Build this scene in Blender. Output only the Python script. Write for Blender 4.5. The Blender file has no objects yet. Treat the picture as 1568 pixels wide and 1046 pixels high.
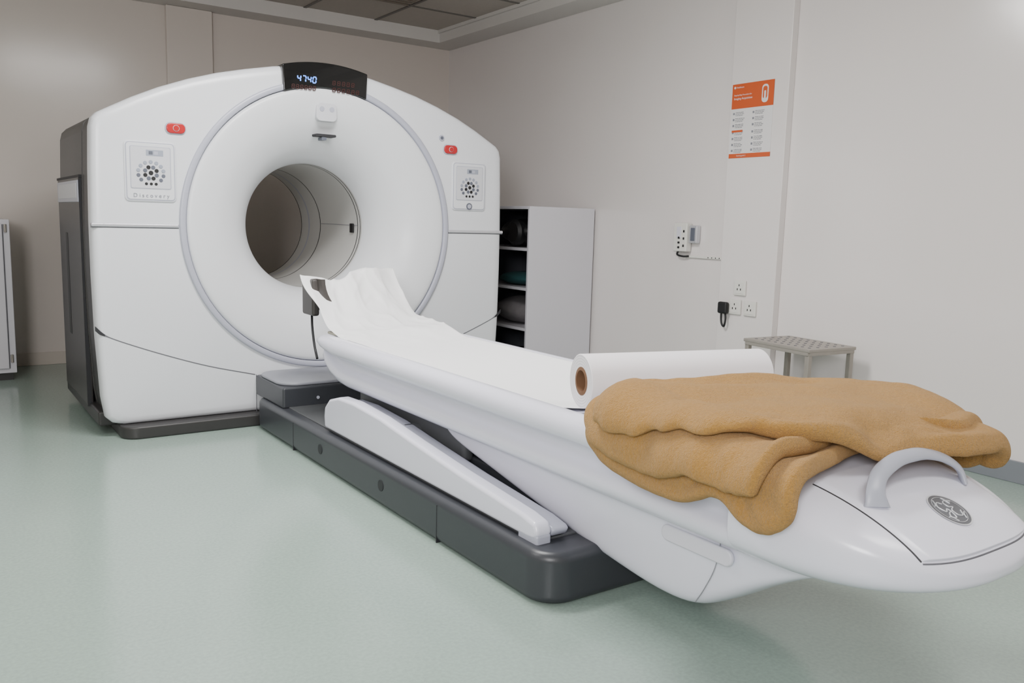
import bpy, bmesh, math
from math import sin, cos, pi, sqrt, atan2, radians
from mathutils import Vector, Matrix, noise

# ------------------------------------------------------------------ helpers
def lin(c):
    return tuple(((v/255.)/12.92 if v/255. <= .04045 else ((v/255.+.055)/1.055)**2.4) for v in c)+(1.,)

def mat(name, rgb, rough=.5, metal=0., bump=0., bscale=50., var=0., vscale=3., coat=0., sheen=0., emit=None, estr=0., spec=.5, detail=3.):
    m = bpy.data.materials.new(name); m.use_nodes = True
    nt = m.node_tree; b = nt.nodes['Principled BSDF']
    b.inputs['Base Color'].default_value = lin(rgb)
    b.inputs['Roughness'].default_value = rough
    b.inputs['Metallic'].default_value = metal
    b.inputs['Coat Weight'].default_value = coat
    b.inputs['Sheen Weight'].default_value = sheen
    b.inputs['Specular IOR Level'].default_value = spec
    tc = nt.nodes.new('ShaderNodeTexCoord')
    if var > 0:
        n = nt.nodes.new('ShaderNodeTexNoise'); n.inputs['Scale'].default_value = vscale; n.inputs['Detail'].default_value = 4
        nt.links.new(tc.outputs['Object'], n.inputs['Vector'])
        mx = nt.nodes.new('ShaderNodeMix'); mx.data_type = 'RGBA'
        c = lin(rgb)
        mx.inputs[6].default_value = tuple(max(0, v*(1-var)) for v in c[:3])+(1,)
        mx.inputs[7].default_value = tuple(min(1, v*(1+var)) for v in c[:3])+(1,)
        nt.links.new(n.outputs['Fac'], mx.inputs[0]); nt.links.new(mx.outputs[2], b.inputs['Base Color'])
    if bump > 0:
        n = nt.nodes.new('ShaderNodeTexNoise'); n.inputs['Scale'].default_value = bscale; n.inputs['Detail'].default_value = detail
        nt.links.new(tc.outputs['Object'], n.inputs['Vector'])
        bp = nt.nodes.new('ShaderNodeBump'); bp.inputs['Strength'].default_value = bump; bp.inputs['Distance'].default_value = .01
        nt.links.new(n.outputs['Fac'], bp.inputs['Height']); nt.links.new(bp.outputs['Normal'], b.inputs['Normal'])
    if emit:
        b.inputs['Emission Color'].default_value = lin(emit); b.inputs['Emission Strength'].default_value = estr
    return m

def root(name, loc=(0,0,0)):
    e = bpy.data.objects.new(name, None); bpy.context.scene.collection.objects.link(e)
    e.location = loc; e.empty_display_size = .1
    return e

def obj(name, verts, faces, m, parent=None, smooth=False, auto=None):
    me = bpy.data.meshes.new(name); me.from_pydata([tuple(v) for v in verts], [], faces)
    bm = bmesh.new(); bm.from_mesh(me); bmesh.ops.recalc_face_normals(bm, faces=bm.faces); bm.to_mesh(me); bm.free()
    me.materials.append(m)
    o = bpy.data.objects.new(name, me); bpy.context.scene.collection.objects.link(o)
    if parent is not None:
        o.parent = parent; o.matrix_parent_inverse = Matrix.Translation(parent.location).inverted()
    if smooth or auto:
        for p in me.polygons: p.use_smooth = True
    if auto:
        me.set_sharp_from_angle(angle=radians(auto))
    return o

def bev(o, w, seg=3):
    md = o.modifiers.new('bevel', 'BEVEL'); md.width = w; md.segments = seg; md.limit_method = 'ANGLE'; md.angle_limit = radians(35)
    for p in o.data.polygons: p.use_smooth = True
    wn = o.modifiers.new('wn', 'WEIGHTED_NORMAL'); wn.keep_sharp = False
    return o

def box(name, lo, hi, m, parent=None, b=0., seg=3):
    x0,y0,z0 = lo; x1,y1,z1 = hi
    v = [(x,y,z) for x in (x0,x1) for y in (y0,y1) for z in (z0,z1)]
    f = [(0,1,3,2),(4,6,7,5),(0,4,5,1),(2,3,7,6),(0,2,6,4),(1,5,7,3)]
    o = obj(name, v, f, m, parent)
    if b > 0: bev(o, b, seg)
    return o

def prism(name, pts, axis, a0, a1, m, parent=None, b=0., seg=3):
    def mk(p, a):
        return (a,p[0],p[1]) if axis=='x' else (p[0],a,p[1]) if axis=='y' else (p[0],p[1],a)
    n = len(pts)
    v = [mk(p,a0) for p in pts]+[mk(p,a1) for p in pts]
    f = [tuple(range(n)), tuple(range(2*n-1,n-1,-1))]+[(i,(i+1)%n,(i+1)%n+n,i+n) for i in range(n)]
    o = obj(name, v, f, m, parent)
    if b > 0: bev(o, b, seg)
    return o

def rrect(cx, cy, w, h, r, n=6):
    p = []
    for k,(sx,sy) in enumerate(((1,1),(-1,1),(-1,-1),(1,-1))):
        for i in range(n+1):
            a = k*pi/2+i/n*pi/2
            p.append((cx+sx*(w/2-r)+r*cos(a), cy+sy*(h/2-r)+r*sin(a)))
    return p

def loft(name, rings, m, parent=None, cap=True, closed=True, auto=50, loop=False):
    n = len(rings[0]); v = [p for r in rings for p in r]; f = []
    R_ = len(rings)
    for i in range(R_ if loop else R_-1):
        i2 = (i+1) % R_
        for j in range(n if closed else n-1):
            k = (j+1)%n
            f.append((i*n+j, i*n+k, i2*n+k, i2*n+j))
    if cap and closed and not loop:
        f.append(tuple(range(n))); f.append(tuple(range((R_-1)*n, R_*n)))
    return obj(name, v, f, m, parent, smooth=True, auto=auto)

def catmull(pts, n=8):
    P = [Vector(p) for p in pts]; P = [P[0]*2-P[1]]+P+[P[-1]*2-P[-2]]
    out = []
    for i in range(1, len(P)-2):
        for k in range(n):
            t = k/n
            a,b,c,d = P[i-1],P[i],P[i+1],P[i+2]
            out.append(.5*((2*b)+(-a+c)*t+(2*a-5*b+4*c-d)*t*t+(-a+3*b-3*c+d)*t**3))
    out.append(P[-2]); return out

def tube(name, pts, r, m, parent=None, seg=12, spline=True, sx=1., sy=1., rf=None):
    P = catmull(pts) if spline else [Vector(p) for p in pts]
    rings = []; up = Vector((0,0,1))
    prev = None
    for i,p in enumerate(P):
        t = (P[min(i+1,len(P)-1)]-P[max(i-1,0)]).normalized()
        if prev is None:
            a = t.cross(up)
            if a.length < .1: a = t.cross(Vector((1,0,0)))
        else:
            a = prev-t*prev.dot(t)
        a.normalize(); prev = a; bb = t.cross(a)
        k = rf(i/(len(P)-1)) if rf else 1.
        rings.append([p+a*(r*k*sx*cos(q*2*pi/seg))+bb*(r*sy*sin(q*2*pi/seg)) for q in range(seg)])
    return loft(name, rings, m, parent, auto=60)

def cyl(name, a, b, r, m, parent=None, seg=32, bevw=0., auto=40):
    a = Vector(a); b = Vector(b); t = (b-a).normalized()
    u = t.cross(Vector((0,0,1)))
    if u.length < .1: u = t.cross(Vector((1,0,0)))
    u.normalize(); w = t.cross(u)
    def ring(p, rr): return [p+u*(rr*cos(q*2*pi/seg))+w*(rr*sin(q*2*pi/seg)) for q in range(seg)]
    rings = [ring(a,r),ring(b,r)] if bevw<=0 else [ring(a,r-bevw),ring(a+t*bevw,r),ring(b-t*bevw,r),ring(b,r-bevw)]
    return loft(name, rings, m, parent, auto=auto)

def text(name, s, loc, size, rot, m, parent=None, ext=.0005, align='CENTER'):
    cu = bpy.data.curves.new(name, 'FONT'); cu.body = s; cu.size = size; cu.extrude = ext; cu.align_x = align; cu.align_y = 'CENTER'
    o = bpy.data.objects.new(name+'_tmp', cu); bpy.context.scene.collection.objects.link(o)
    dg = bpy.context.evaluated_depsgraph_get(); dg.update()
    me = bpy.data.meshes.new_from_object(o.evaluated_get(dg)); bpy.data.objects.remove(o)
    me.materials.clear(); me.materials.append(m)
    me.transform(Matrix.Translation(loc) @ rot)
    o = bpy.data.objects.new(name, me); bpy.context.scene.collection.objects.link(o)
    if parent is not None:
        o.parent = parent; o.matrix_parent_inverse = Matrix.Translation(parent.location).inverted()
    return o

FRONT = Matrix.Rotation(radians(90), 4, 'X')           # text facing -y
WEST = Matrix(((0,0,-1,0),(-1,0,0,0),(0,1,0,0),(0,0,0,1)))  # text facing -x
def sm(a,b,x):
    t = max(0., min(1., (x-a)/(b-a))); return t*t*(3-2*t)
def nz(x,y,z=0.): return noise.noise(Vector((x,y,z)))

# ------------------------------------------------------------------ materials
M_white = mat('gantry_white_plastic', (220,222,227), .28, bump=.015, bscale=300)
M_dish  = mat('gantry_dish_plastic', (222,224,228), .32)
M_table = mat('table_white_plastic', (224,224,237), .22)
M_ring  = mat('lilac_grey_trim', (174,176,190), .3)
M_strip = mat('silver_strip', (196,196,202), .22, metal=.3)
M_dark  = mat('gantry_charcoal', (52,51,51), .42, bump=.02, bscale=200)
M_dark2 = mat('charcoal_panel', (66,64,63), .4)
M_base  = mat('table_base_grey', (54,56,61), .38, bump=.02, bscale=200)
M_base2 = mat('table_base_grey_light', (76,78,80), .45)
M_cap   = mat('column_cap_grey', (140,142,150), .4)
M_gap   = mat('dark_seam', (40,40,44), .6)
M_gapm  = mat('mid_seam', (96,96,102), .6)
M_gapl  = mat('soft_seam', (140,140,148), .6)
M_black = mat('display_black', (10,10,12), .12, coat=.5)
M_bore  = mat('bore_liner', (196,195,192), .35)
M_red   = mat('emergency_red', (180,24,32), .3, coat=.3)
M_plate = mat('panel_lightgrey', (205,206,212), .35)
M_btn   = mat('button_darkgrey', (92,96,108), .4)
M_btnl  = mat('button_light', (150,156,170), .4)
M_ink   = mat('print_grey', (130,132,140), .5)
M_blue  = mat('led_blue', (80,140,255), .4, emit=(90,150,255), estr=2.6)
M_rled  = mat('led_dim_red', (56,26,24), .4, emit=(130,50,45), estr=.08)
M_paper = mat('exam_paper', (240,240,241), .75, bump=.10, bscale=25)
M_roll  = mat('paper_roll_white', (238,234,238), .7, bump=.02, bscale=60)
M_card  = mat('cardboard_core', (112,80,56), .8, var=.15, vscale=40)
M_fleece= mat('mustard_fleece', (172,130,68), .95, bump=.6, bscale=380, var=.24, vscale=200, sheen=.22, spec=.08, detail=6)
# second, coarser nap layer on the fleece
nt = M_fleece.node_tree; b = nt.nodes['Principled BSDF']; bp0 = b.inputs['Normal'].links[0].from_node
tc = nt.nodes.new('ShaderNodeTexCoord'); nn = nt.nodes.new('ShaderNodeTexNoise'); nn.inputs['Scale'].default_value = 95; nn.inputs['Detail'].default_value = 4
bq = nt.nodes.new('ShaderNodeBump'); bq.inputs['Strength'].default_value = .38; bq.inputs['Distance'].default_value = .01
nt.links.new(tc.outputs['Object'], nn.inputs['Vector']); nt.links.new(nn.outputs['Fac'], bq.inputs['Height'])
nt.links.new(bp0.outputs['Normal'], bq.inputs['Normal']); nt.links.new(bq.outputs['Normal'], b.inputs['Normal'])
M_handle= mat('handle_grey', (164,167,180), .36)
M_metal = mat('steel_tube', (158,152,144), .4, metal=.35, var=.1, vscale=20)
M_cab   = mat('cabinet_offwhite', (208,206,213), .2, bump=.02, bscale=8)
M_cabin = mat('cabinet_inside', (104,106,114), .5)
M_poster= mat('poster_white', (224,222,222), .3)
M_orange= mat('poster_orange', (200,88,44), .35)
M_sock  = mat('socket_white', (222,220,214), .35)
M_logo  = mat('badge_grey', (104,106,112), .35, metal=.4)
M_logol = mat('badge_silver', (206,208,212), .3, metal=.2)
M_rub   = mat('black_rubber', (22,22,24), .5)
M_teal  = mat('teal_cloth', (28,70,72), .9)
M_greyc = mat('grey_cloth', (110,106,108), .9, var=.3, vscale=15)
M_holder= mat('head_holder_carbon', (62,58,56), .45)
M_beige = mat('cradle_edge', (196,190,172), .5)
M_rubber_skirt = mat('skirting_grey', (120,124,130), .4)
M_skirtw = mat('skirting_cream', (196,186,176), .4)
M_rec = mat('recess_shade', (212,211,221), .3)

M_floor = mat('vinyl_floor', (151,169,160), .18, bump=.010, bscale=12, var=.05, vscale=2.2)
nt = M_floor.node_tree; b = nt.nodes['Principled BSDF']
src = b.inputs['Base Color'].links[0].from_socket
tc = nt.nodes.new('ShaderNodeTexCoord'); n2 = nt.nodes.new('ShaderNodeTexNoise'); n2.inputs['Scale'].default_value = 90; n2.inputs['Detail'].default_value = 5
rp = nt.nodes.new('ShaderNodeMapRange'); rp.inputs[1].default_value=.35; rp.inputs[2].default_value=.7; rp.inputs[3].default_value=.93; rp.inputs[4].default_value=1.06
ml = nt.nodes.new('ShaderNodeMix'); ml.data_type='RGBA'; ml.blend_type='MULTIPLY'; ml.inputs[0].default_value=1
nt.links.new(tc.outputs['Object'], n2.inputs['Vector']); nt.links.new(n2.outputs['Fac'], rp.inputs[0])
nt.links.new(src, ml.inputs[6]); nt.links.new(rp.outputs[0], ml.inputs[7]); nt.links.new(ml.outputs[2], b.inputs['Base Color'])
M_wall  = mat('wall_gloss_paint', (212,203,196), .2, bump=.08, bscale=3.5, var=.02, vscale=1.5)
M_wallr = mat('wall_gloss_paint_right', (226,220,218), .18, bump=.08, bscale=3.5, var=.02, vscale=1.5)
M_soff  = mat('soffit_white', (214,211,208), .5)
M_tile  = mat('ceiling_tile', (190,183,176), .9, var=.06, vscale=30)
M_grid  = mat('ceiling_grid', (110,106,102), .5)
M_vent  = mat('vent_grey', (128,118,108), .5)
M_lamp  = mat('lamp_diffuser', (255,255,255), .5, emit=(255,250,244), estr=2.)

# ------------------------------------------------------------------ room
XR, YB, XL, YF, ZS, ZC = 2.17, 2.40, -3.6, -6.2, 2.60, 2.70
box('floor', (XL-.1,YF-.1,-.1), (XR+.1,YB+.1,0), M_floor)
box('wall_right', (XR,YF-.1,0), (XR+.1,YB+.1,ZC+.1), M_wallr)
box('wall_back', (XL-.1,YB,0), (XR,YB+.1,ZC+.1), M_wall)
box('wall_left', (XL-.1,YF,0), (XL,YB,ZC+.1), M_wall)
box('wall_front', (XL-.1,YF-.1,0), (XR,YF,ZC+.1), M_wall)
ce = root('ceiling')
box('tiles', (XL,YF,ZC), (XR,YB,ZC+.08), M_tile, ce)
s = .24
box('soffit_right', (XR-s,YF,ZS), (XR,YB,ZC), M_soff, ce)
box('soffit_back', (XL,YB-s,ZS), (XR-s,YB,ZC), M_soff, ce)
box('soffit_lip_right', (XR-s-.02,YF,ZC-.025), (XR-s,YB-s,ZC), M_soff, ce)
gx = XR-s-.6
while gx > XL:
    box('grid_x', (gx-.012,YF,ZC-.006), (gx+.012,YB-s,ZC+.002), M_grid, ce); gx -= .6
gy = YB-s-.6
while gy > YF:
    box('grid_y', (XL,gy-.012,ZC-.0055), (XR-s,gy+.012,ZC+.002), M_grid, ce); gy -= .6
for i in range(9):
    box('vent_slat', (.78,1.02+i*.06,ZC-.02), (1.28,1.045+i*.06,ZC-.004), M_vent, ce)
box('trim_1', (2.12,-1.335,0), (XR-.0005,-.93,ZS-.001), M_wallr, None, .004)
box('trim_2', (-.25,YB-.05,0), (.078,YB-.0005,ZS-.001), M_wall, None, .004)
box('baseboard_back', (XL,YB-.012,0), (-.25,YB-.0005,.09), M_skirtw, None, .003)
box('baseboard_right', (XR-.012,YF,0), (XR-.0005,-1.335,.1), M_rubber_skirt, None, .003)

# ------------------------------------------------------------------ gantry
G = root('ct_scanner', (0,.6,0))
CZ = 1.045
sil = [(0,1.895),(.14,1.885),(.28,1.862),(.42,1.832),(.56,1.797),(.70,1.752),(.84,1.697),(.96,1.64),(1.07,1.58),(1.115,1.555),(1.138,1.53),(1.148,1.49),
       (1.155,1.30),(1.16,1.05),(1.16,.8),(1.155,.5),(1.14,.2),(1.125,.10),(1.10,.075),(1.05,.06),(.6,.06),(.2,.06),(0,.06)]
silf = sil+[(-x,z) for x,z in reversed(sil[1:-1])]
def raysil(th):
    dx,dz = cos(th),sin(th); best=None
    for i in range(len(silf)):
        x1,z1 = silf[i]; x2,z2 = silf[(i+1)%len(silf)]
        z1-=CZ; z2-=CZ
        ex,ez = x2-x1,z2-z1; den = dx*ez-dz*ex
        if abs(den)<1e-9: continue
        t = (x1*ez-z1*ex)/den; u = (x1*dz-z1*dx)/den
        if t>0 and -1e-6<=u<=1+1e-6: best = t if best is None else min(best,t)
    return best
angs = sorted(set([round(i*2*pi/240,5) for i in range(240)]+[round(atan2(z-CZ,x)%(2*pi),5) for x,z in silf]))
RS = [raysil(a) for a in angs]
def gring(y, inset=None, r=None, drop=0):
    out=[]
    for a,q in zip(angs,RS):
        rr = r if r is not None else q-inset
        out.append((rr*cos(a), y, CZ+rr*sin(a)))
    return out
loft('front_cover', [gring(.06,r=.735), gring(.0,r=.74), gring(0,.06), gring(.002,.028), gring(.010,.012), gring(.026,.002), gring(.05,0), gring(.085,0), gring(.09,.03), gring(.09,r=.76)], M_white, G, cap=False, auto=35, loop=True)
loft('rear_body', [gring(.085,r=.75), gring(.085,.012), gring(.30,.012), gring(.305,.02), gring(.315,.02), gring(.32,.010), gring(1.08,.010), gring(1.16,.03), gring(1.24,.09), gring(1.28,.18), gring(1.30,r=.72), gring(1.30,r=.36)], M_dark, G, cap=False, auto=35)
def rev(name, prof, m, seg=128, auto=60, parent=G, loop=False):
    rings = [[(r*cos(i*2*pi/seg), y, CZ+r*sin(i*2*pi/seg)) for i in range(seg)] for r,y in prof]
    return loft(name, rings, m, parent, cap=False, auto=auto, loop=loop)
rev('trim_ring', [(.766,.004),(.766,-.010),(.760,-.014),(.742,-.014),(.736,-.010),(.734,.02)], M_ring)
dp = catmull([(.735,.02,0),(.728,-.008,0),(.70,-.016,0),(.64,-.008,0),(.56,.018,0),(.48,.068,0),(.42,.128,0),(.378,.20,0),(.357,.265,0),(.351,.30,0)], 6)
rev('dish', [(p.x,p.y) for p in dp], M_dish)
rev('bore', [(.351,.30),(.351,.318),(.356,.318),(.356,.326),(.350,.326),(.350,.350),(.356,.350),(.356,.358),(.350,.358),(.350,.55),(.350,.93),(.355,.93),(.355,.94),(.350,.94),(.350,1.22),(.36,1.29),(.38,1.302)], M_bore, auto=30)
rev('bore_seal_front', [(.3508,.318),(.3508,.327)], M_gap); rev('bore_seal_mid', [(.3495,.350),(.3495,.358)], M_gap)
rev('bore_seal_rear', [(.3495,.930),(.3495,.940)], M_gap)
rev('bore_rear_trim', [(.3495,1.12),(.3495,1.14)], M_ring)
for a in (0.03, pi-.03):
    box('bore_joint', (.3485*cos(a)-.0015,.36,CZ+.35*sin(a)-.0015), (.3485*cos(a)+.0015,.93,CZ+.35*sin(a)+.0015), M_gapl, G)
box('bore_laser_window', (.338,.40,CZ-.035), (.347,.45,CZ+.02), M_rub, G, .003)
for sgn in (-1,1):
    x0,x1 = sorted((sgn*.768, sgn*1.162))
    box('side_strip', (x0,-.008,1.026), (x1,.03,1.044), M_strip, G, .006)
    box('strip_gap', (x0,-.001,1.022), (x1,.02,1.0255), M_gapm, G)
    cur = catmull([(sgn*1.163,0,.545),(sgn*1.13,0,.515),(sgn*1.05,0,.475),(sgn*.86,0,.40),(sgn*.64,0,.325),(sgn*.40,0,.262)],6)
    for part,(i0,i1,mm) in enumerate(((0,8,M_gap),(7,len(cur),M_gapm))):
        vs=[];fs=[]
        for i in range(i0,i1):
            p=cur[i]; w=.009*(1-sm(3,9,i))+.0026
            vs += [(p.x,-.001,p.z+w),(p.x,-.001,p.z-w)]
            if i>i0: k=len(vs)//2-1; fs.append((2*k-2,2*k-1,2*k+1,2*k))
        obj('lower_cover_seam', vs, fs, mm, G)
    box('cover_split', (sgn*.395-.0015,-.001,.06), (sgn*.395+.0015,.001,.262), M_gapm, G)
prism('plinth', rrect(0,.55,2.14,1.25,.08), 'z', 0.0, .062, M_dark, G, .01)
def disp_poly(g=0.):
    top = [(x, 1.905-.55*x*x+g) for x in [-.243+.478*i/20 for i in range(21)]]
    bot = [(x, CZ+sqrt(.732**2-x*x)-g) for x in [.228-.463*i/20 for i in range(21)]]
    return top+bot
prism('display_housing', disp_poly(), 'y', -.022, .16, M_black, G, .006)
SEG = {'4':'bcfg','7':'abc','0':'abcdef','8':'abcdefg','1':'bc'}
def digit(ch, x, z, w, h, m, y, name, t=.005):
    S = {'a':((x,z+h),(x+w,z+h)),'d':((x,z),(x+w,z)),'g':((x,z+h/2),(x+w,z+h/2)),'b':((x+w,z+h/2),(x+w,z+h)),'c':((x+w,z),(x+w,z+h/2)),'f':((x,z+h/2),(x,z+h)),'e':((x,z),(x,z+h/2))}
    for k in SEG[ch]:
        (a,b_),(c,d) = S[k]; e=t/2
        sh = lambda zz:(zz-z)*.12
        if a==c: box(name, (a-e+sh((b_+d)/2),y,b_+t*.4), (a+e+sh((b_+d)/2),y+.004,d-t*.4), m, G)
        else: box(name, (a+t*.3+sh(b_),y,b_-e), (c-t*.3+sh(b_),y+.004,b_+e), m, G)
for i,ch in enumerate('4740'):
    digit(ch, -.165+i*.028, 1.795, .017, .030, M_blue, -.0245, 'readout_digit', .005)
for i in range(6): digit('8', -.195+i*.023, 1.757, .014, .020, M_rled, -.0235, 'dim_digit', .003)
for r_ in range(2):
    for i in range(5+r_): digit('8', .03+i*.027, 1.797-r_*.036, .015, .020, M_rled, -.0235, 'dim_digit', .003)
prism('sensor_plate', rrect(0,1.652,.115,.095,.025), 'y', -.0185, .03, M_plate, G, .004)
for dx in (-.028,.028): cyl('sensor_lens', (dx,-.021,1.668), (dx,-.01,1.668), .013, M_ring, G, 20)
prism('slot', rrect(0,1.532,.115,.014,.006), 'y', -.006, .05, M_gap, G)
prism('slot_tag', rrect(-.01,1.515,.026,.016,.002), 'y', -.004, .05, M_btn, G)
for x,z in ((-.772,1.505),(.775,1.512)):
    prism('emergency_rim', rrect(x,z,.098,.058,.026), 'y', -.006, .01, M_ring, G, .003)
    prism('emergency_pad', rrect(x,z,.088,.048,.022), 'y', -.014, .01, M_red, G, .005)
    cyl('emergency_ring', (x,-.0165,z), (x,-.012,z), .015, M_plate, G, 20)
    cyl('emergency_knob', (x,-.019,z), (x,-.012,z), .013, M_red, G, 20)
cyl('key_rim', (.715,-.006,1.575), (.715,.01,1.575), .017, M_ring, G, 20); cyl('key_core', (.715,-.009,1.575), (.715,.01,1.575), .009, M_btn, G, 20)
def panel(cx, cz, w, h):
    prism('panel_frame', rrect(cx,cz,w,h,.022), 'y', -.007, .01, M_white, G, .004)
    fr = rrect(cx,cz,w-.012,h-.012,.018)
    prism('panel_edge', fr, 'y', -.0085, .01, M_ring, G)
    prism('panel_face', rrect(cx,cz,w-.020,h-.020,.015), 'y', -.0105, .01, M_white, G, .002)
    prism('keypad_surround', rrect(cx,cz+.018,w-.05,h-.085,.008), 'y', -.012, .01, M_ring, G)
    prism('keypad', rrect(cx,cz+.018,w-.056,h-.091,.007), 'y', -.0132, .01, M_plate, G, .001)
    hz = cz+h/2-.052
    box('lcd', (cx-.02,-.0142,hz-.016), (cx+.058,-.012,hz+.012), M_btnl, G)
    box('lcd_dark', (cx-.008,-.0148,hz-.010), (cx+.01,-.012,hz+.006), M_btn, G); box('lcd_dark', (cx+.016,-.0148,hz-.010), (cx+.034,-.012,hz+.006), M_ring, G)
    kz = cz-.006
    cyl('key', (cx,-.0165,kz), (cx,-.012,kz), .0105, M_rub, G, 16, .001)
    for i in range(8):
        a = i*pi/4+pi/8
        cyl('key', (cx+.028*cos(a),-.016,kz+.028*sin(a)), (cx+.028*cos(a),-.012,kz+.028*sin(a)), .0095, M_btn if i%2 else M_rub, G, 14, .001)
    for i in range(11):
        a = -pi*.22+i*(pi*1.44)/10
        cyl('key', (cx+.058*cos(a),-.016,kz+.052*sin(a)), (cx+.058*cos(a),-.012,kz+.052*sin(a)), .0088, M_btnl if 1<i<9 else M_btn, G, 14, .001)
    for i in (-1,0,1):
        cyl('key', (cx+i*.022,-.016,kz-.052), (cx+i*.022,-.012,kz-.052), .007, M_rub, G, 12, .001)
panel(-.893,1.292,.235,.285); panel(.908,1.303,.235,.285)
text('model_lettering', 'D i s c o v e r y', (-.893,-.012,1.178), .026, FRONT, M_ink, G)
cyl('maker_badge', (.908,-.013,1.186), (.908,-.009,1.186), .020, M_btn, G, 24); cyl('maker_badge_core', (.908,-.0145,1.186), (.908,-.009,1.186), .013, M_ring, G, 24)
box('side_panel', (-1.158,.34,.10), (-1.13,1.10,1.27), M_dark2, G, .008)
box('side_groove', (-1.1590,.33,1.262), (-1.13,1.12,1.275), M_gap, G)
box('name_plate', (-1.163,.36,1.14), (-1.14,1.08,1.25), M_ring, G, .004)
box('name_plate_face', (-1.1645,.40,1.16), (-1.14,1.04,1.235), M_plate, G, .002)
box('handle_recess', (-1.1600,.78,.42), (-1.14,.86,.98), M_rub, G, .006)
box('side_skirt', (-1.150,.09,.045), (-1.05,1.15,.12), M_dark, G, .012)
box('side_seam', (-1.1595,.338,.10), (-1.14,.343,1.26), M_gap, G)

# ------------------------------------------------------------------ patient table
T = root('patient_table', (0,-2,0))
prism('base', rrect(0,-1.325,.85,2.55,.10,8), 'z', 0.0, .158, M_base, T, .028, 4)
prism('base_inset', rrect(0,-1.30,.74,2.36,.06,8), 'z', .15, .164, M_base2, T, .003)
for y in (-.62,-1.98):
    box('base_joint', (-.4262,y-.002,.0), (.4262,y+.002,.135), M_gap, T, .001)
for y in (-.95,-1.55): cyl('base_plug', (-.427,y,.085), (-.42,y,.085), .022, M_gap, T, 20)
box('column_box', (-.40,-.42,.155), (.40,-.003,.262), M_base, T, .012)
prism('column_cap', rrect(0,-.20,.79,.40,.10), 'z', .262, .278, M_cap, T, .006)
cyl('column_bolt', (-.22,-.424,.20), (-.22,-.41,.20), .008, M_ring, T, 12)
arm = [(-.90,.168),(-.893,.22),(-.90,.262),(-.95,.305),(-1.05,.332),(-1.20,.338),(-1.45,.325),(-1.75,.292),(-2.05,.262),(-2.42,.232),(-2.485,.22),(-2.50,.19),(-2.485,.168),(-2.45,.165)]
arm_in = [(y,z-.02 if z>.2 else z) for y,z in arm]
for sgn in (-1,1):
    x0,x1 = sorted((sgn*.385,sgn*.325)); prism('lift_arm_cover', arm, 'x', x0, x1, M_table, T, .018, 4)
    x0,x1 = sorted((sgn*.325,sgn*.26)); prism('lift_arm_inner', arm_in, 'x', x0, x1, M_ring, T, .01)
    x0,x1 = sorted((sgn*.384,sgn*.33)); box('arm_foot', (x0,-2.50,.150), (x1,-2.40,.185), M_ring, T, .008)
box('lift_mechanism', (-.2,-2.2,.16), (.2,-.75,.24), M_base, T, .01)
for y in (-1.0,-1.5): cyl('lift_pin', (-.3,y,.27), (.3,y,.27), .03, M_base2, T)
box('lift_link', (-.24,-1.85,.22), (-.19,-.95,.36), M_base2, T, .02)
box('lift_link', (.19,-1.85,.22), (.24,-.95,.36), M_base2, T, .02)
half = [(0,.345),(.20,.345),(.270,.346),(.292,.351),(.305,.364),(.311,.382),(.310,.396),(.302,.408),(.286,.416),(.270,.428),(.265,.445),(.274,.462),(.300,.474),(.325,.482),(.338,.492),(.343,.508),(.341,.530),(.330,.548),(.312,.558),(.288,.560),(.276,.553),(.24,.541),(.12,.530),(0,.527)]
prof = half+[(-x,z) for x,z in reversed(half[1:-1])]
def hsec(y, kx=1., zlo=None, zhi=None):
    out=[]
    for x,z in prof:
        zz = z if zlo is None else zlo+(z-.345)/(.56-.345)*(zhi-zlo)
        out.append((x*kx,y,zz))
    return out
rings = [hsec(-.655,.86,.490,.530), hsec(-.662,.92,.465,.545), hsec(-.68,.965,.44,.555), hsec(-.72,.985,.405,.559), hsec(-.78,.995,.375,.56), hsec(-.86,1,.352,.56), hsec(-.95)]
rings += [hsec(y) for y in (-1.4,-2.,-2.5,-3.0,-3.18)]
loft('rail_housing', rings, M_table, T, auto=60)
box('cradle_tongue', (-.17,-.95,.520), (.17,-.42,.5335), M_beige, T, .006)
hr=[]
for y,k in ((-.52,.94),(-.50,1.),(-.34,1.),(-.32,.95)):
    o_=[(.255*k*cos(pi+.62*pi*i/16), y, .80+.235*k*sin(pi+.62*pi*i/16)) for i in range(17)]
    i_=[(.235*k*cos(1.62*pi-.62*pi*i/16), y, .80+.215*k*sin(1.62*pi-.62*pi*i/16)) for i in range(17)]
    hr.append(o_+i_)
loft('head_holder', hr, M_holder, T, auto=40)
box('holder_bracket', (-.278,-.50,.62), (-.240,-.36,.80), M_holder, T, .012)
box('holder_stem', (-.09,-.50,.525), (.03,-.34,.60), M_holder, T, .008)
tube('holder_cable', [(-.25,-.42,.63),(-.28,-.50,.57),(-.31,-.60,.50),(-.32,-.66,.44)], .006, M_rub, T)
NY0,NL = -3.17,.452
def nose_par(y):
    s_ = max(0.,min(1.,(NY0-y)/NL))
    w = .348*(max(0,1-s_**2.5))**(1/2.5)
    zt = .563-.105*s_**2.0; zb = .325+.050*s_**2
    k = (max(0,1-s_**5))**(1/3.)
    return w, (zt+zb)/2-.01*s_, (zt-zb)/2*k
def nose_z(x,y,n=3.2):
    w,zc,h = nose_par(y)
    q = min(1.,abs(x)/max(w,1e-4)); return zc+h*(1-q**n)**(1/n)
rings=[]
for i in range(60):
    t = i/59; s_ = sin(t*pi/2); y = NY0-NL*s_*.9999
    w,zc,h = nose_par(y); r=[]
    for j in range(72):
        a = j*2*pi/72; c,s2 = cos(a),sin(a); e=2/3.2
        r.append((w*math.copysign(abs(c)**e,c), y, zc+h*math.copysign(abs(s2)**e,s2)))
    rings.append(r)
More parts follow.
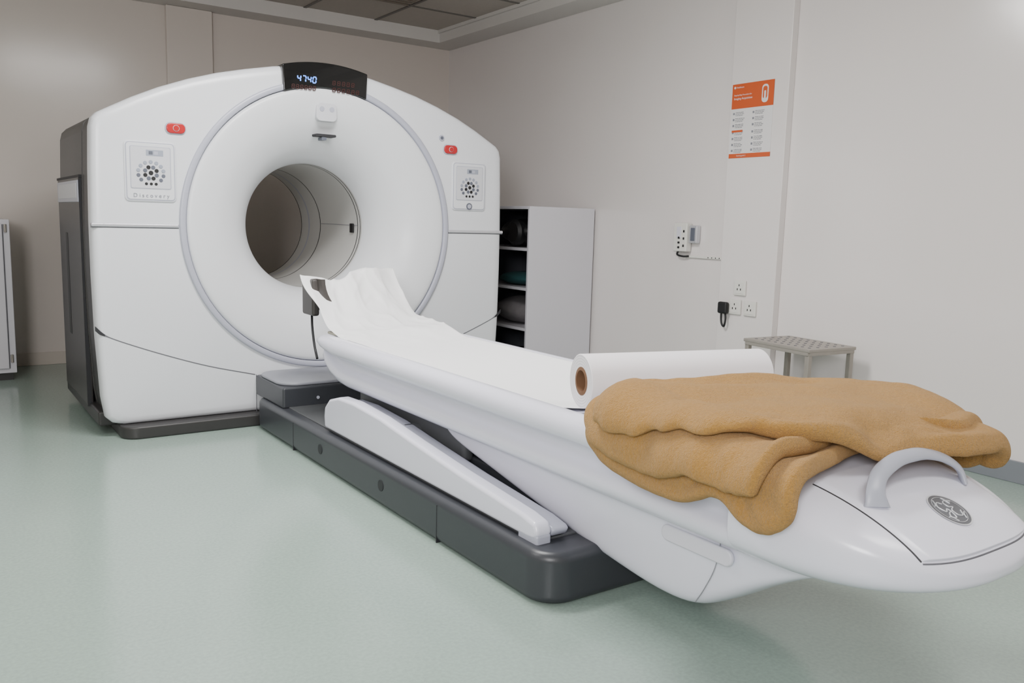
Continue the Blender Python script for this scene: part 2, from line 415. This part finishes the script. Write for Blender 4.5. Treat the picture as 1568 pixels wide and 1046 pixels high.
loft('nose', rings, M_table, T, auto=60)
w,zc,h = nose_par(NY0)
r0=[]
for dy,k in ((.003,.988),(-.003,.988)):
    r0.append([((w*k)*math.copysign(abs(cos(a))**.625,cos(a)), NY0+dy, zc+h*k*math.copysign(abs(sin(a))**.625,sin(a))) for a in [j*2*pi/72 for j in range(72)]])
loft('nose_joint', r0, M_gapm, T)
def yfront(x, zt=.447):
    a,b_=-3.45,NY0-NL*.9999
    for _ in range(40):
        m_=(a+b_)/2
        w_,zc_,h_=nose_par(m_)
        ok = abs(x)<w_*.985 and nose_z(x,m_)>zt
        if ok: a=m_
        else: b_=m_
    return a
vs=[];fs=[];NX,NYy=48,60
def phalf(v): return .225*(1-.06*v)
yA=-3.30
for j in range(NYy+1):
    v=j/NYy
    for i in range(NX+1):
        u=-1+2*i/NX; hw=phalf(v); xx=u*hw
        vv=sin(v*pi/2)
        yy=yA+(yfront(xx)-yA)*vv
        e=max(abs(u),v); lift=.006*(1-sm(.95,1.,e))
        vs.append((xx,yy-lift*.8*sm(.6,1.,v),nose_z(xx,yy)+lift-.0004))
for j in range(NYy):
    for i in range(NX):
        a=j*(NX+1)+i; fs.append((a,a+1,a+NX+2,a+NX+1))
obj('nose_panel', vs, fs, M_table, T, smooth=True)
for sg in (-1,1):
    sl=[]
    for i in range(40):
        v=i/39; xx=sg*phalf(v)*1.004; yy=yA+(yfront(xx)-yA)*sin(v*pi/2); sl.append((xx,yy,nose_z(xx,yy)-.0006))
    tube('nose_panel_seam', sl, .0022, M_gap, T, 8, spline=False)
fl=[]
for i in range(50):
    xx=-.2125+.425*i/49; yy=yfront(xx,.443); fl.append((xx,yy-.0005,nose_z(xx,yy)))
tube('nose_front_seam', fl, .0018, M_gapm, T, 8, spline=False)
def badge(name, r0_, r1_, dz, m, cx=-.008, cy=-3.495):
    vs=[];fs=[];K=48;ra=8
    for j in range(ra+1):
        rr=r0_+(r1_-r0_)*j/ra
        for i in range(K):
            a=i*2*pi/K; x=cx+rr*cos(a); y=cy+rr*.92*sin(a); vs.append((x,y,nose_z(x,y)+dz))
    for j in range(ra):
        for i in range(K):
            k=(i+1)%K; fs.append((j*K+i,j*K+k,(j+1)*K+k,(j+1)*K+i))
    return obj(name,vs,fs,m,T,smooth=True)
badge('badge_disc', 0.0005, .047, .0075, M_logo); badge('badge_rim', .047,.050,.0082, M_logol); badge('badge_inner_rim', .039,.0402,.0082, M_logol)
def swirl(pts):
    P=[(-.008+x, -3.495+y) for x,y in pts]
    tube('badge_monogram', [(x,y,nose_z(x,y)+.0082) for x,y in P], .0015, M_logol, T, 6)
swirl([(-.004,.016),(-.014,.023),(-.027,.012),(-.020,-.004),(-.008,.002),(-.006,-.010),(-.012,-.023),(-.024,-.018),(-.016,-.009),(-.002,-.006)])
swirl([(.022,.012),(.016,.022),(.004,.018),(.005,.006),(.016,.002),(.003,-.004),(.003,-.018),(.016,-.022),(.027,-.010)])
for k in range(4):
    a=k*pi/2+.5; swirl([(.035*cos(a),.035*sin(a)),(.031*cos(a+.3),.031*sin(a+.3)),(.035*cos(a+.6),.035*sin(a+.6))])
tube('grab_handle', [(-.186,-3.432,.520),(-.176,-3.420,.552),(-.135,-3.402,.578),(-.06,-3.390,.594),(.0,-3.388,.597),(.06,-3.390,.594),(.125,-3.402,.578),(.163,-3.420,.552),(.171,-3.432,.520)], .010, M_handle, T, 20, sx=1.9, sy=.8, rf=lambda t:1+.55*abs(2*t-1)**6)
ub = catmull([(-1.72,.335,0),(-1.80,.285,0),(-2.05,.225,0),(-2.40,.150,0),(-2.62,.112,0),(-2.82,.092,0),(-2.95,.104,0),(-3.05,.155,0),(-3.17,.235,0),(-3.28,.30,0),(-3.36,.335,0)],5)
rings=[]
for p in ub:
    y,zb=p.x,p.y
    ztop=.38; zc=(ztop+zb)/2; h=(ztop-zb)/2
    w=.250-.03*sm(-2.9,-3.36,y)
    r=[]
    for j in range(56):
        a=j*2*pi/56; c,s2=cos(a),sin(a); e=2/6.
        xx=w*math.copysign(abs(c)**e,c); zz=zc+h*math.copysign(abs(s2)**e,s2)
        r.append((xx*(1-.10*sm(.38,.10,zz)),y,zz))
    rings.append(r)
loft('under_body', rings, M_table, T, auto=50)
for sgn in (-1,1):
    rr=rrect(-2.99,.300,.24,.044,.021,8)
    prism('under_body_grip', rr, 'x', min(sgn*.2535,sgn*.240), max(sgn*.2535,sgn*.240), M_rec, T, .005)
    sp=[(sgn*.2485,-3.07,.335),(sgn*.2465,-3.055,.26),(sgn*.2415,-3.02,.19),(sgn*.231,-2.985,.14)]
    tube('under_body_seam', sp, .0014, M_gapl, T, 6)

# ------------------------------------------------------------------ paper sheet
vs=[];fs=[];NU,NV=90,240
for j in range(NV+1):
    v=j/NV
    for i in range(NU+1):
        u=-1+2*i/NU; q=(u+1)/2
        yend=-.455+.16*q+.008*sin(9*u)+.012*nz(u*3,2.2,1.)
        y=-2.47+(yend+2.47)*v
        ys=-.80+.10*q
        x=.279*u
        r_=max(0.,(y-ys)/(yend-ys))
        base=.5572-.022*(1-u*u)*(1-sm(-1.2,-.8,y))
        amp_end=.262-.035*math.exp(-((u+.45)/.26)**2)+.012*math.exp(-((u-.35)/.3)**2)
        rise=amp_end*r_**2.0
        rise+=.045*sm(-1.05,-.82,y)*q*(1-.7*sm(-.7,-.45,y))
        cr=sm(-1.25,-.72,y)
        amp=.0005+.009*cr
        z=base+rise+amp*nz(x*7,y*5,1.3)+amp*.4*nz(x*20,y*15,4.)
        rg=1-abs(nz(x*6+y*2,y*5-x*3,14.)*3.2)
        z+=.009*cr*max(0,rg)**2
        rg2=1-abs(nz(x*8-y*4,y*6+x*3,24.)*3.2)
        y2=y+cr*(.016*nz(x*7,z*8,7.)-.010*max(0,rg2)**2*r_)
        x2=x*(1-.06*cr*(1 if u>0 else .2))
        c_=sm(.93,1.,v)*sm(-.55,-.95,u)
        x2-=.05*c_; z-=.004*c_
        if r_<.02 and u<-.9: z=min(z,.5585)
        vs.append((x2,y2,max(z,.5345)))
for j in range(NV):
    for i in range(NU):
        a=j*(NU+1)+i; fs.append((a,a+1,a+NU+2,a+NU+1))
ps=obj('paper_sheet', vs, fs, M_paper, None, smooth=True)
md=ps.modifiers.new('sol','SOLIDIFY'); md.thickness=.0008

# ------------------------------------------------------------------ paper roll
PR=root('paper_roll',(.04,-2.6,.645))
A=Vector((-.262,-2.525,.645)); B=Vector((.335,-2.685,.645)); t=(B-A).normalized(); up=Vector((0,0,1)); sd=t.cross(up).normalized()
def rr(p,r,k=64): return [p+sd*(r*cos(i*2*pi/k))+up*(r*sin(i*2*pi/k)) for i in range(k)]
RO,RI=.080,.042
loft('roll_body',[rr(A+t*.002,RI),rr(A,RO-.002),rr(A+t*.002,RO),rr(B-t*.002,RO),rr(B,RO-.002),rr(B-t*.002,RI)],M_roll,PR,cap=False,auto=35,loop=True)
loft('cardboard_tube',[rr(A+t*.001,RI),rr(B-t*.001,RI),rr(B,RI-.010),rr(A,RI-.010)],M_card,PR,cap=False,auto=35,loop=True)
for k in range(4):
    q=RI+.008+k*.008
    loft('winding_line',[rr(A-t*.0004,q),rr(A-t*.0004,q+.0006)],M_gapl,PR,cap=False)

# ------------------------------------------------------------------ blanket
def poly_r(pts, n=480):
    P=[Vector((p[0],p[1],0)) for p in pts]; N=len(P); out=[]
    per=n//N
    for i in range(N):
        a,b_,c,d=P[i-1],P[i],P[(i+1)%N],P[(i+2)%N]
        for k in range(per):
            t=k/per
            out.append(.5*((2*b_)+(-a+c)*t+(2*a-5*b_+4*c-d)*t*t+(-a+3*b_-3*c+d)*t**3))
    return out
def top_h(y):
    return .577-.030*sm(-3.30,-3.50,y)
def drape(s,y,n):
    E,Rb=.315,.035
    H=top_h(y)
    sg=-1 if s<0 else 1; a=abs(s)
    if a<=E: return Vector((s,y,H+n))
    arc=Rb*pi/2
    if a<=E+arc:
        th=(a-E)/Rb
        return Vector((sg*(E+(Rb+n)*sin(th)),y,H-Rb+(Rb+n)*cos(th)))
    return Vector((sg*(E+Rb+n),y,H-Rb-(a-E-arc)))
def sabs(x): return sqrt(x*x+.012)
def W(s,y):
    w=.014*nz(s*4,y*4,2.)+.006*nz(s*9,y*9,5.)+.003*nz(s*20,y*20,15.)
    p=s*.45+y*.9+.13*nz(s*3.,y*3.,3.)+.03*nz(s*8,y*8,33.)
    a1=sabs(sin(12.5*p+.6)); w+=.024*(a1-.62)*(.45+1.3*max(0,nz(s*2.4,y*2.4,9.)+.2))
    p2=s*.95-y*.3+.12*nz(s*3.5,y*3.5,53.)
    a2=sabs(sin(9.*p2)); w+=.016*(a2-.62)*max(0,.35+1.6*nz(s*2.8,y*2.8,71.))
    return w
BL=root('fleece_blanket',(0,-3.05,.6))
def layer(name, pts, n0, th, seed, wk, over=0., amp=1.):
    out=poly_r(pts); c=sum(out,Vector())/len(out); K=len(out); RN=96
    dl=.070
    def ring(rho, side):
        r=[]
        for i,p in enumerate(out):
            a=i*2*pi/K
            wob=1+amp*(.020*nz(cos(a)*3+seed,sin(a)*3,seed)+.012*nz(cos(a)*8+seed,sin(a)*8,seed))
            q=c+(p-c)*(1+(wob-1)*rho*rho)*rho
            e=rho
            k=max(0.,(e-(1-dl))/dl); edge=sqrt(max(0.,1-k*k))
            tk=th*(1+.25*sm(.80,.93,e)*(1+nz(cos(a)*3,sin(a)*3,seed+1))+.25*nz(q.x*5,q.y*5,seed+7)*(1-sm(.9,1.,e)))
            sag=1-over*sm(-3.26,-3.39,q.y)*sm(-.24,-.05,q.x)*.9
            base=n0*sag
            n=base+tk/2+side*tk/2*edge
            n+=W(q.x,q.y)*wk*(.55+.45*edge if side>0 else .55)*(1-.5*sm(.30,.40,abs(q.x)))
            if side>0: n+=.008*math.exp(-((e-.82-.08*nz(cos(a)*2,sin(a)*2,seed+5))/.05)**2)*(.4+nz(cos(a)*4,sin(a)*4,seed+2))
            n=max(n,.001+base*.5)
            r.append(drape(q.x,q.y,n))
        return r
    top=[ring(sin(pi/2*(j/RN)),1) for j in range(1,RN+1)]
    botr=[ring(sin(pi/2*(j/16)),-1) for j in range(15,0,-1)]
    return loft(name, top+botr, M_fleece, BL, cap=True, auto=180)
layer('fold_bottom', [(-.46,-2.90),(-.425,-2.76),(-.33,-2.69),(.0,-2.80),(.28,-2.90),(.385,-3.13),(.405,-3.34),(.27,-3.40),(.02,-3.29),(-.20,-3.325),(-.38,-3.365),(-.455,-3.31),(-.455,-3.24),(-.42,-3.16),(-.46,-3.05)], .000,.038,1.,.5,0.,.6)
layer('fold_middle', [(-.405,-2.88),(-.375,-2.74),(-.27,-2.68),(.02,-2.81),(.27,-2.92),(.365,-3.13),(.385,-3.32),(.25,-3.38),(.04,-3.27),(-.18,-3.29),(-.35,-3.30),(-.385,-3.22),(-.378,-3.12),(-.405,-3.0)], .034,.037,2.3,.75,0.)
layer('fold_upper', [(-.355,-2.86),(-.335,-2.74),(-.22,-2.70),(.03,-2.83),(.26,-2.93),(.36,-3.11),(.40,-3.30),(.35,-3.435),(.22,-3.435),(.10,-3.385),(-.03,-3.365),(-.16,-3.34),(-.28,-3.275),(-.335,-3.15),(-.348,-3.0)], .066,.039,3.7,1.,1.,1.2)

# ------------------------------------------------------------------ shelf cabinet
S=root('open_shelf_cabinet',(1.87,.7,0))
x0,x1,y0,y1,zt=1.576,2.150,.287,1.16,1.21
box('side_near',(x0,y0,0.03),(x1,y0+.02,zt),M_cab,S,.003); box('side_far',(x0,y1-.02,0.03),(x1,y1,zt),M_cab,S,.003)
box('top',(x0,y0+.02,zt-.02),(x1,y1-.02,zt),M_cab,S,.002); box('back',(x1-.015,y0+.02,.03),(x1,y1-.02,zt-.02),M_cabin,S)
box('plinth',(x0+.02,y0+.02,0),(x1-.02,y1-.02,.06),M_cab,S)
for z in (.07,.365,.645,.918): box('shelf',(x0+.01,y0+.02,z-.012),(x1-.015,y1-.02,z+.008),M_cab,S,.002)
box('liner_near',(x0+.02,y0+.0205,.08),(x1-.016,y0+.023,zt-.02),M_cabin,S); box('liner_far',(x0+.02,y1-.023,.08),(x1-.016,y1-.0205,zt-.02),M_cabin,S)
def lump(name, c, r, m, seed, parent):
    rings=[]
    for i in range(1,16):
        ph=pi*i/16; rings.append([(c[0]+r[0]*sin(ph)*cos(a)*(1+.2*nz(cos(a)*2,sin(a)*2,seed+ph)),c[1]+r[1]*sin(ph)*sin(a)*(1+.2*nz(cos(a)*2,sin(a)*2,seed+3+ph)),c[2]+r[2]*cos(ph)) for a in [k*2*pi/24 for k in range(24)]])
    return loft(name,rings,m,parent,auto=180)
lump('black_helmet_case',(1.82,.62,1.03),(.20,.22,.10),M_rub,1,S); cyl('helmet_wheel',(1.62,.55,1.03),(1.70,.55,1.03),.09,M_rub,S,32,.02)
lump('folded_teal_cloth',(1.80,.60,.70),(.19,.24,.05),M_teal,2,S); lump('grey_bundle',(1.80,.62,.47),(.19,.24,.10),M_greyc,3,S); lump('dark_bundle',(1.82,.65,.13),(.2,.25,.05),M_rub,4,S)

L=root('metal_storage_cabinet',(-1.8,2.1,0))
box('body',(-2.30,1.84,.05),(-1.35,2.36,1.03),M_cab,L,.004); box('feet',(-2.28,1.87,0),(-1.37,2.34,.05),M_dark,L)
box('door',(-1.81,1.822,.08),(-1.392,1.84,1.0),M_cab,L,.006); box('door',(-2.27,1.822,.08),(-1.83,1.84,1.0),M_cab,L,.006)
box('door_gap',(-1.392,1.836,.08),(-1.386,1.8395,1.0),M_gapm,L); box('handle',(-1.86,1.80,.55),(-1.845,1.823,.68),M_metal,L,.004)
for z in (.12,.95): cyl('hinge',(-1.375,1.83,z),(-1.375,1.83,z+.05),.008,M_metal,L,12)

# ------------------------------------------------------------------ wall items
P_=root('wall_poster',(2.115,-1.09,1.7))
px=2.1185
def pq(name,y0,y1,z0,z1,m,d=.0006): box(name,(px-d,y0,z0),(px+.001,y1,z1),m,P_)
pq('sheet',-1.24,-.943,1.505,1.925,M_poster,.0004)
pq('header',-1.24,-.943,1.785,1.925,M_orange,.0008); pq('footer',-1.24,-.943,1.505,1.530,M_orange,.0008)
cyl('icon_dot',(px-.0012,-.962,1.905),(px,-.962,1.905),.007,M_poster,P_,16)
def ptx(s_,y,z,size,m): text('poster_text',s_,(px-.0009,y,z),size,WEST,m,P_,.0003,'LEFT')
ptx('Healthcare', -.974,1.905,.012,M_poster)
ptx('Step-by-Step Procedure for',-.958,1.862,.0115,M_poster); ptx('Imaging Acquisition',-.958,1.842,.017,M_poster)
ptx('Scanning guide 2',-1.0,1.518,.010,M_poster)
prism('scanner_icon', rrect(-1.180,1.855,.045,.10,.02),'x',px-.0012,px,M_poster,P_); prism('scanner_icon_hole', rrect(-1.180,1.86,.030,.068,.013),'x',px-.0016,px,M_orange,P_)
prism('scanner_icon_bed', rrect(-1.180,1.845,.012,.05,.005),'x',px-.0020,px,M_poster,P_)
rows=['Check the patient','Power and warm up','Daily quality check','Select the protocol','Position on couch','Start the scout','Confirm the range']
for r_ in range(7):
    if r_==3: pq('banner',-1.035,-.955,1.652,1.664,M_orange,.0014); 
    for c_ in range(2):
        ya=-.958-c_*.142; z=1.766-r_*.034-(.006 if r_>2 else 0)
        pq('row_icon',ya-.012,ya,z-.014,z-.002,M_ink,.0012)
        ptx(rows[(r_+3*c_)%7]+'\nand note the value\non the log sheet',ya-.018,z-.010,.0082,M_btn)
I=root('wall_intercom',(2.15,-.6,1.03))
box('unit',(2.115,-.645,.945),(2.165,-.530,1.125),M_sock,I,.008)
box('unit_face',(2.112,-.60,1.03),(2.12,-.56,1.10),M_rec,I,.002)
for k in range(3):
    box('button',(2.109,-.59+.0,.965+k*.03),(2.116,-.575,.978+k*.03),M_rub,I,.002); box('button',(2.109,-.628,.975+k*.045),(2.116,-.618,.990+k*.045),M_rub,I,.002)
box('holder',(2.130,-.715,1.0),(2.166,-.650,1.11),M_strip,I,.006); box('holder_face',(2.126,-.70,1.015),(2.135,-.665,1.095),M_btn,I,.003)
tube('lead',[(2.15,-.55,.95),(2.14,-.55,.925),(2.14,-.60,.915),(2.15,-.64,.918)],.006,M_rub,I)
box('conduit',(2.155,-.925,.908),(2.1685,-.60,.924),M_sock,I,.003)
for k in range(4): box('conduit_screw',(2.153,-.80-k*.03,.913),(2.156,-.794-k*.03,.919),M_rub,I)
def outlet(y,z,nm='power_outlet'):
    O=root(nm,(2.115,y,z))
    box('plate',(2.106,y-.044,z-.044),(2.1195,y+.044,z+.044),M_sock,O,.004)
    box('face',(2.104,y-.034,z-.034),(2.108,y+.034,z+.034),M_sock,O,.002)
    for dy,dz in ((0,.016),(-.012,-.008),(.012,-.008)): box('pin',(2.1032,y+dy-.003,z+dz-.006),(2.1045,y+dy+.003,z+dz+.006),M_rub,O)
    return O
outlet(-1.095,.754); outlet(-1.178,.640); outlet(-1.068,.640)
K=root('hanging_strap',(2.10,-1.0,.62))
box('pouch',(2.070,-1.035,.595),(2.1035,-.965,.665),M_rub,K,.012)
tube('loop',[(2.095,-.99,.66),(2.09,-.985,.60),(2.09,-.99,.54),(2.09,-1.01,.52),(2.09,-1.02,.56),(2.095,-1.01,.61)],.006,M_rub,K)

# ------------------------------------------------------------------ step stool
ST=root('step_stool',(1.915,-1.67,0)); 
def stl(name,lo,hi,m,b=0.): return box(name,(1.915+lo[0],-1.67+lo[1],lo[2]),(1.915+hi[0],-1.67+hi[1],hi[2]),m,ST,b)
stl('top',(-.17,-.225,.503),(.17,.225,.520),M_metal,.004)
for sx in (-1,1):
    for sy in (-1,1):
        x=sx*.150; y=sy*.205; stl('leg',(x-.013,y-.013,0),(x+.013,y+.013,.503),M_metal,.003)
    stl('rail',(sx*.150-.01,-.20,.14),(sx*.150+.01,.20,.16),M_metal,.003); stl('apron',(sx*.162-.006,-.215,.487),(sx*.162+.006,.215,.505),M_metal,.002)
for sy in (-1,1):
    stl('rail',(-.14,sy*.205-.01,.14),(.14,sy*.205+.01,.16),M_metal,.003); stl('apron',(-.16,sy*.218-.005,.487),(.16,sy*.218+.005,.505),M_metal,.002)
for i in range(5):
    for j in range(9):
        x=1.915-.12+i*.06; y=-1.67-.18+j*.045
        cyl('stud',(x,y,.519),(x,y,.5215),.008,M_gapm,ST,10)
ST.rotation_euler=(0,0,radians(-6))

# ------------------------------------------------------------------ lights
def ceil_light(x,y,e,sx=1.1,sy=.5):
    Lr=root('ceiling_light',(x,y,ZC-.02))
    box('frame',(x-sx/2-.02,y-sy/2-.02,ZC-.018),(x+sx/2+.02,y+sy/2+.02,ZC-.007),M_soff,Lr,.003)
    box('diffuser',(x-sx/2,y-sy/2,ZC-.022),(x+sx/2,y+sy/2,ZC-.017),M_lamp,Lr)
    d=bpy.data.lights.new('panel','AREA'); d.shape='RECTANGLE'; d.size=sx; d.size_y=sy; d.energy=e; d.color=(1,.985,.97)
    o=bpy.data.objects.new('panel_lamp',d); bpy.context.scene.collection.objects.link(o); o.parent=Lr; o.location=(0,0,-.015)
ceil_light(-.5,-1.5,88,1.1,.45); ceil_light(.3,-4.2,24); ceil_light(-2.6,-1.5,28)
d=bpy.data.lights.new('window_light','AREA'); d.shape='RECTANGLE'; d.size=1.2; d.size_y=1.0; d.energy=135; d.color=(1,.99,1.)
o=bpy.data.objects.new('window_light',d); bpy.context.scene.collection.objects.link(o)
o.location=(-3.3,-5.2,1.9); v=Vector((.5,-1.5,.8))-Vector(o.location); o.rotation_euler=v.to_track_quat('-Z','Y').to_euler()
w=bpy.data.worlds.new('world'); bpy.context.scene.world=w; w.use_nodes=True
w.node_tree.nodes['Background'].inputs[0].default_value=(.8,.85,.9,1); w.node_tree.nodes['Background'].inputs[1].default_value=.3

# ------------------------------------------------------------------ camera
f=1299.
R=Vector((1876,-131,f)).normalized(); F=Vector((-914,-208,f)).normalized(); D=F.cross(R).normalized()
right=Vector((R.x,F.x,-D.x)); down=Vector((R.y,F.y,-D.y)); fwd=Vector((R.z,F.z,-D.z))
cam=bpy.data.cameras.new('camera'); co=bpy.data.objects.new('camera',cam); bpy.context.scene.collection.objects.link(co)
m3=Matrix((right,-down,-fwd)).transposed()
co.matrix_world=Matrix.Translation((-1.831,-4.408,1.1)) @ m3.to_4x4()
cam.sensor_width=36; cam.lens=f/1568*36; cam.clip_start=.02
bpy.context.scene.camera=co
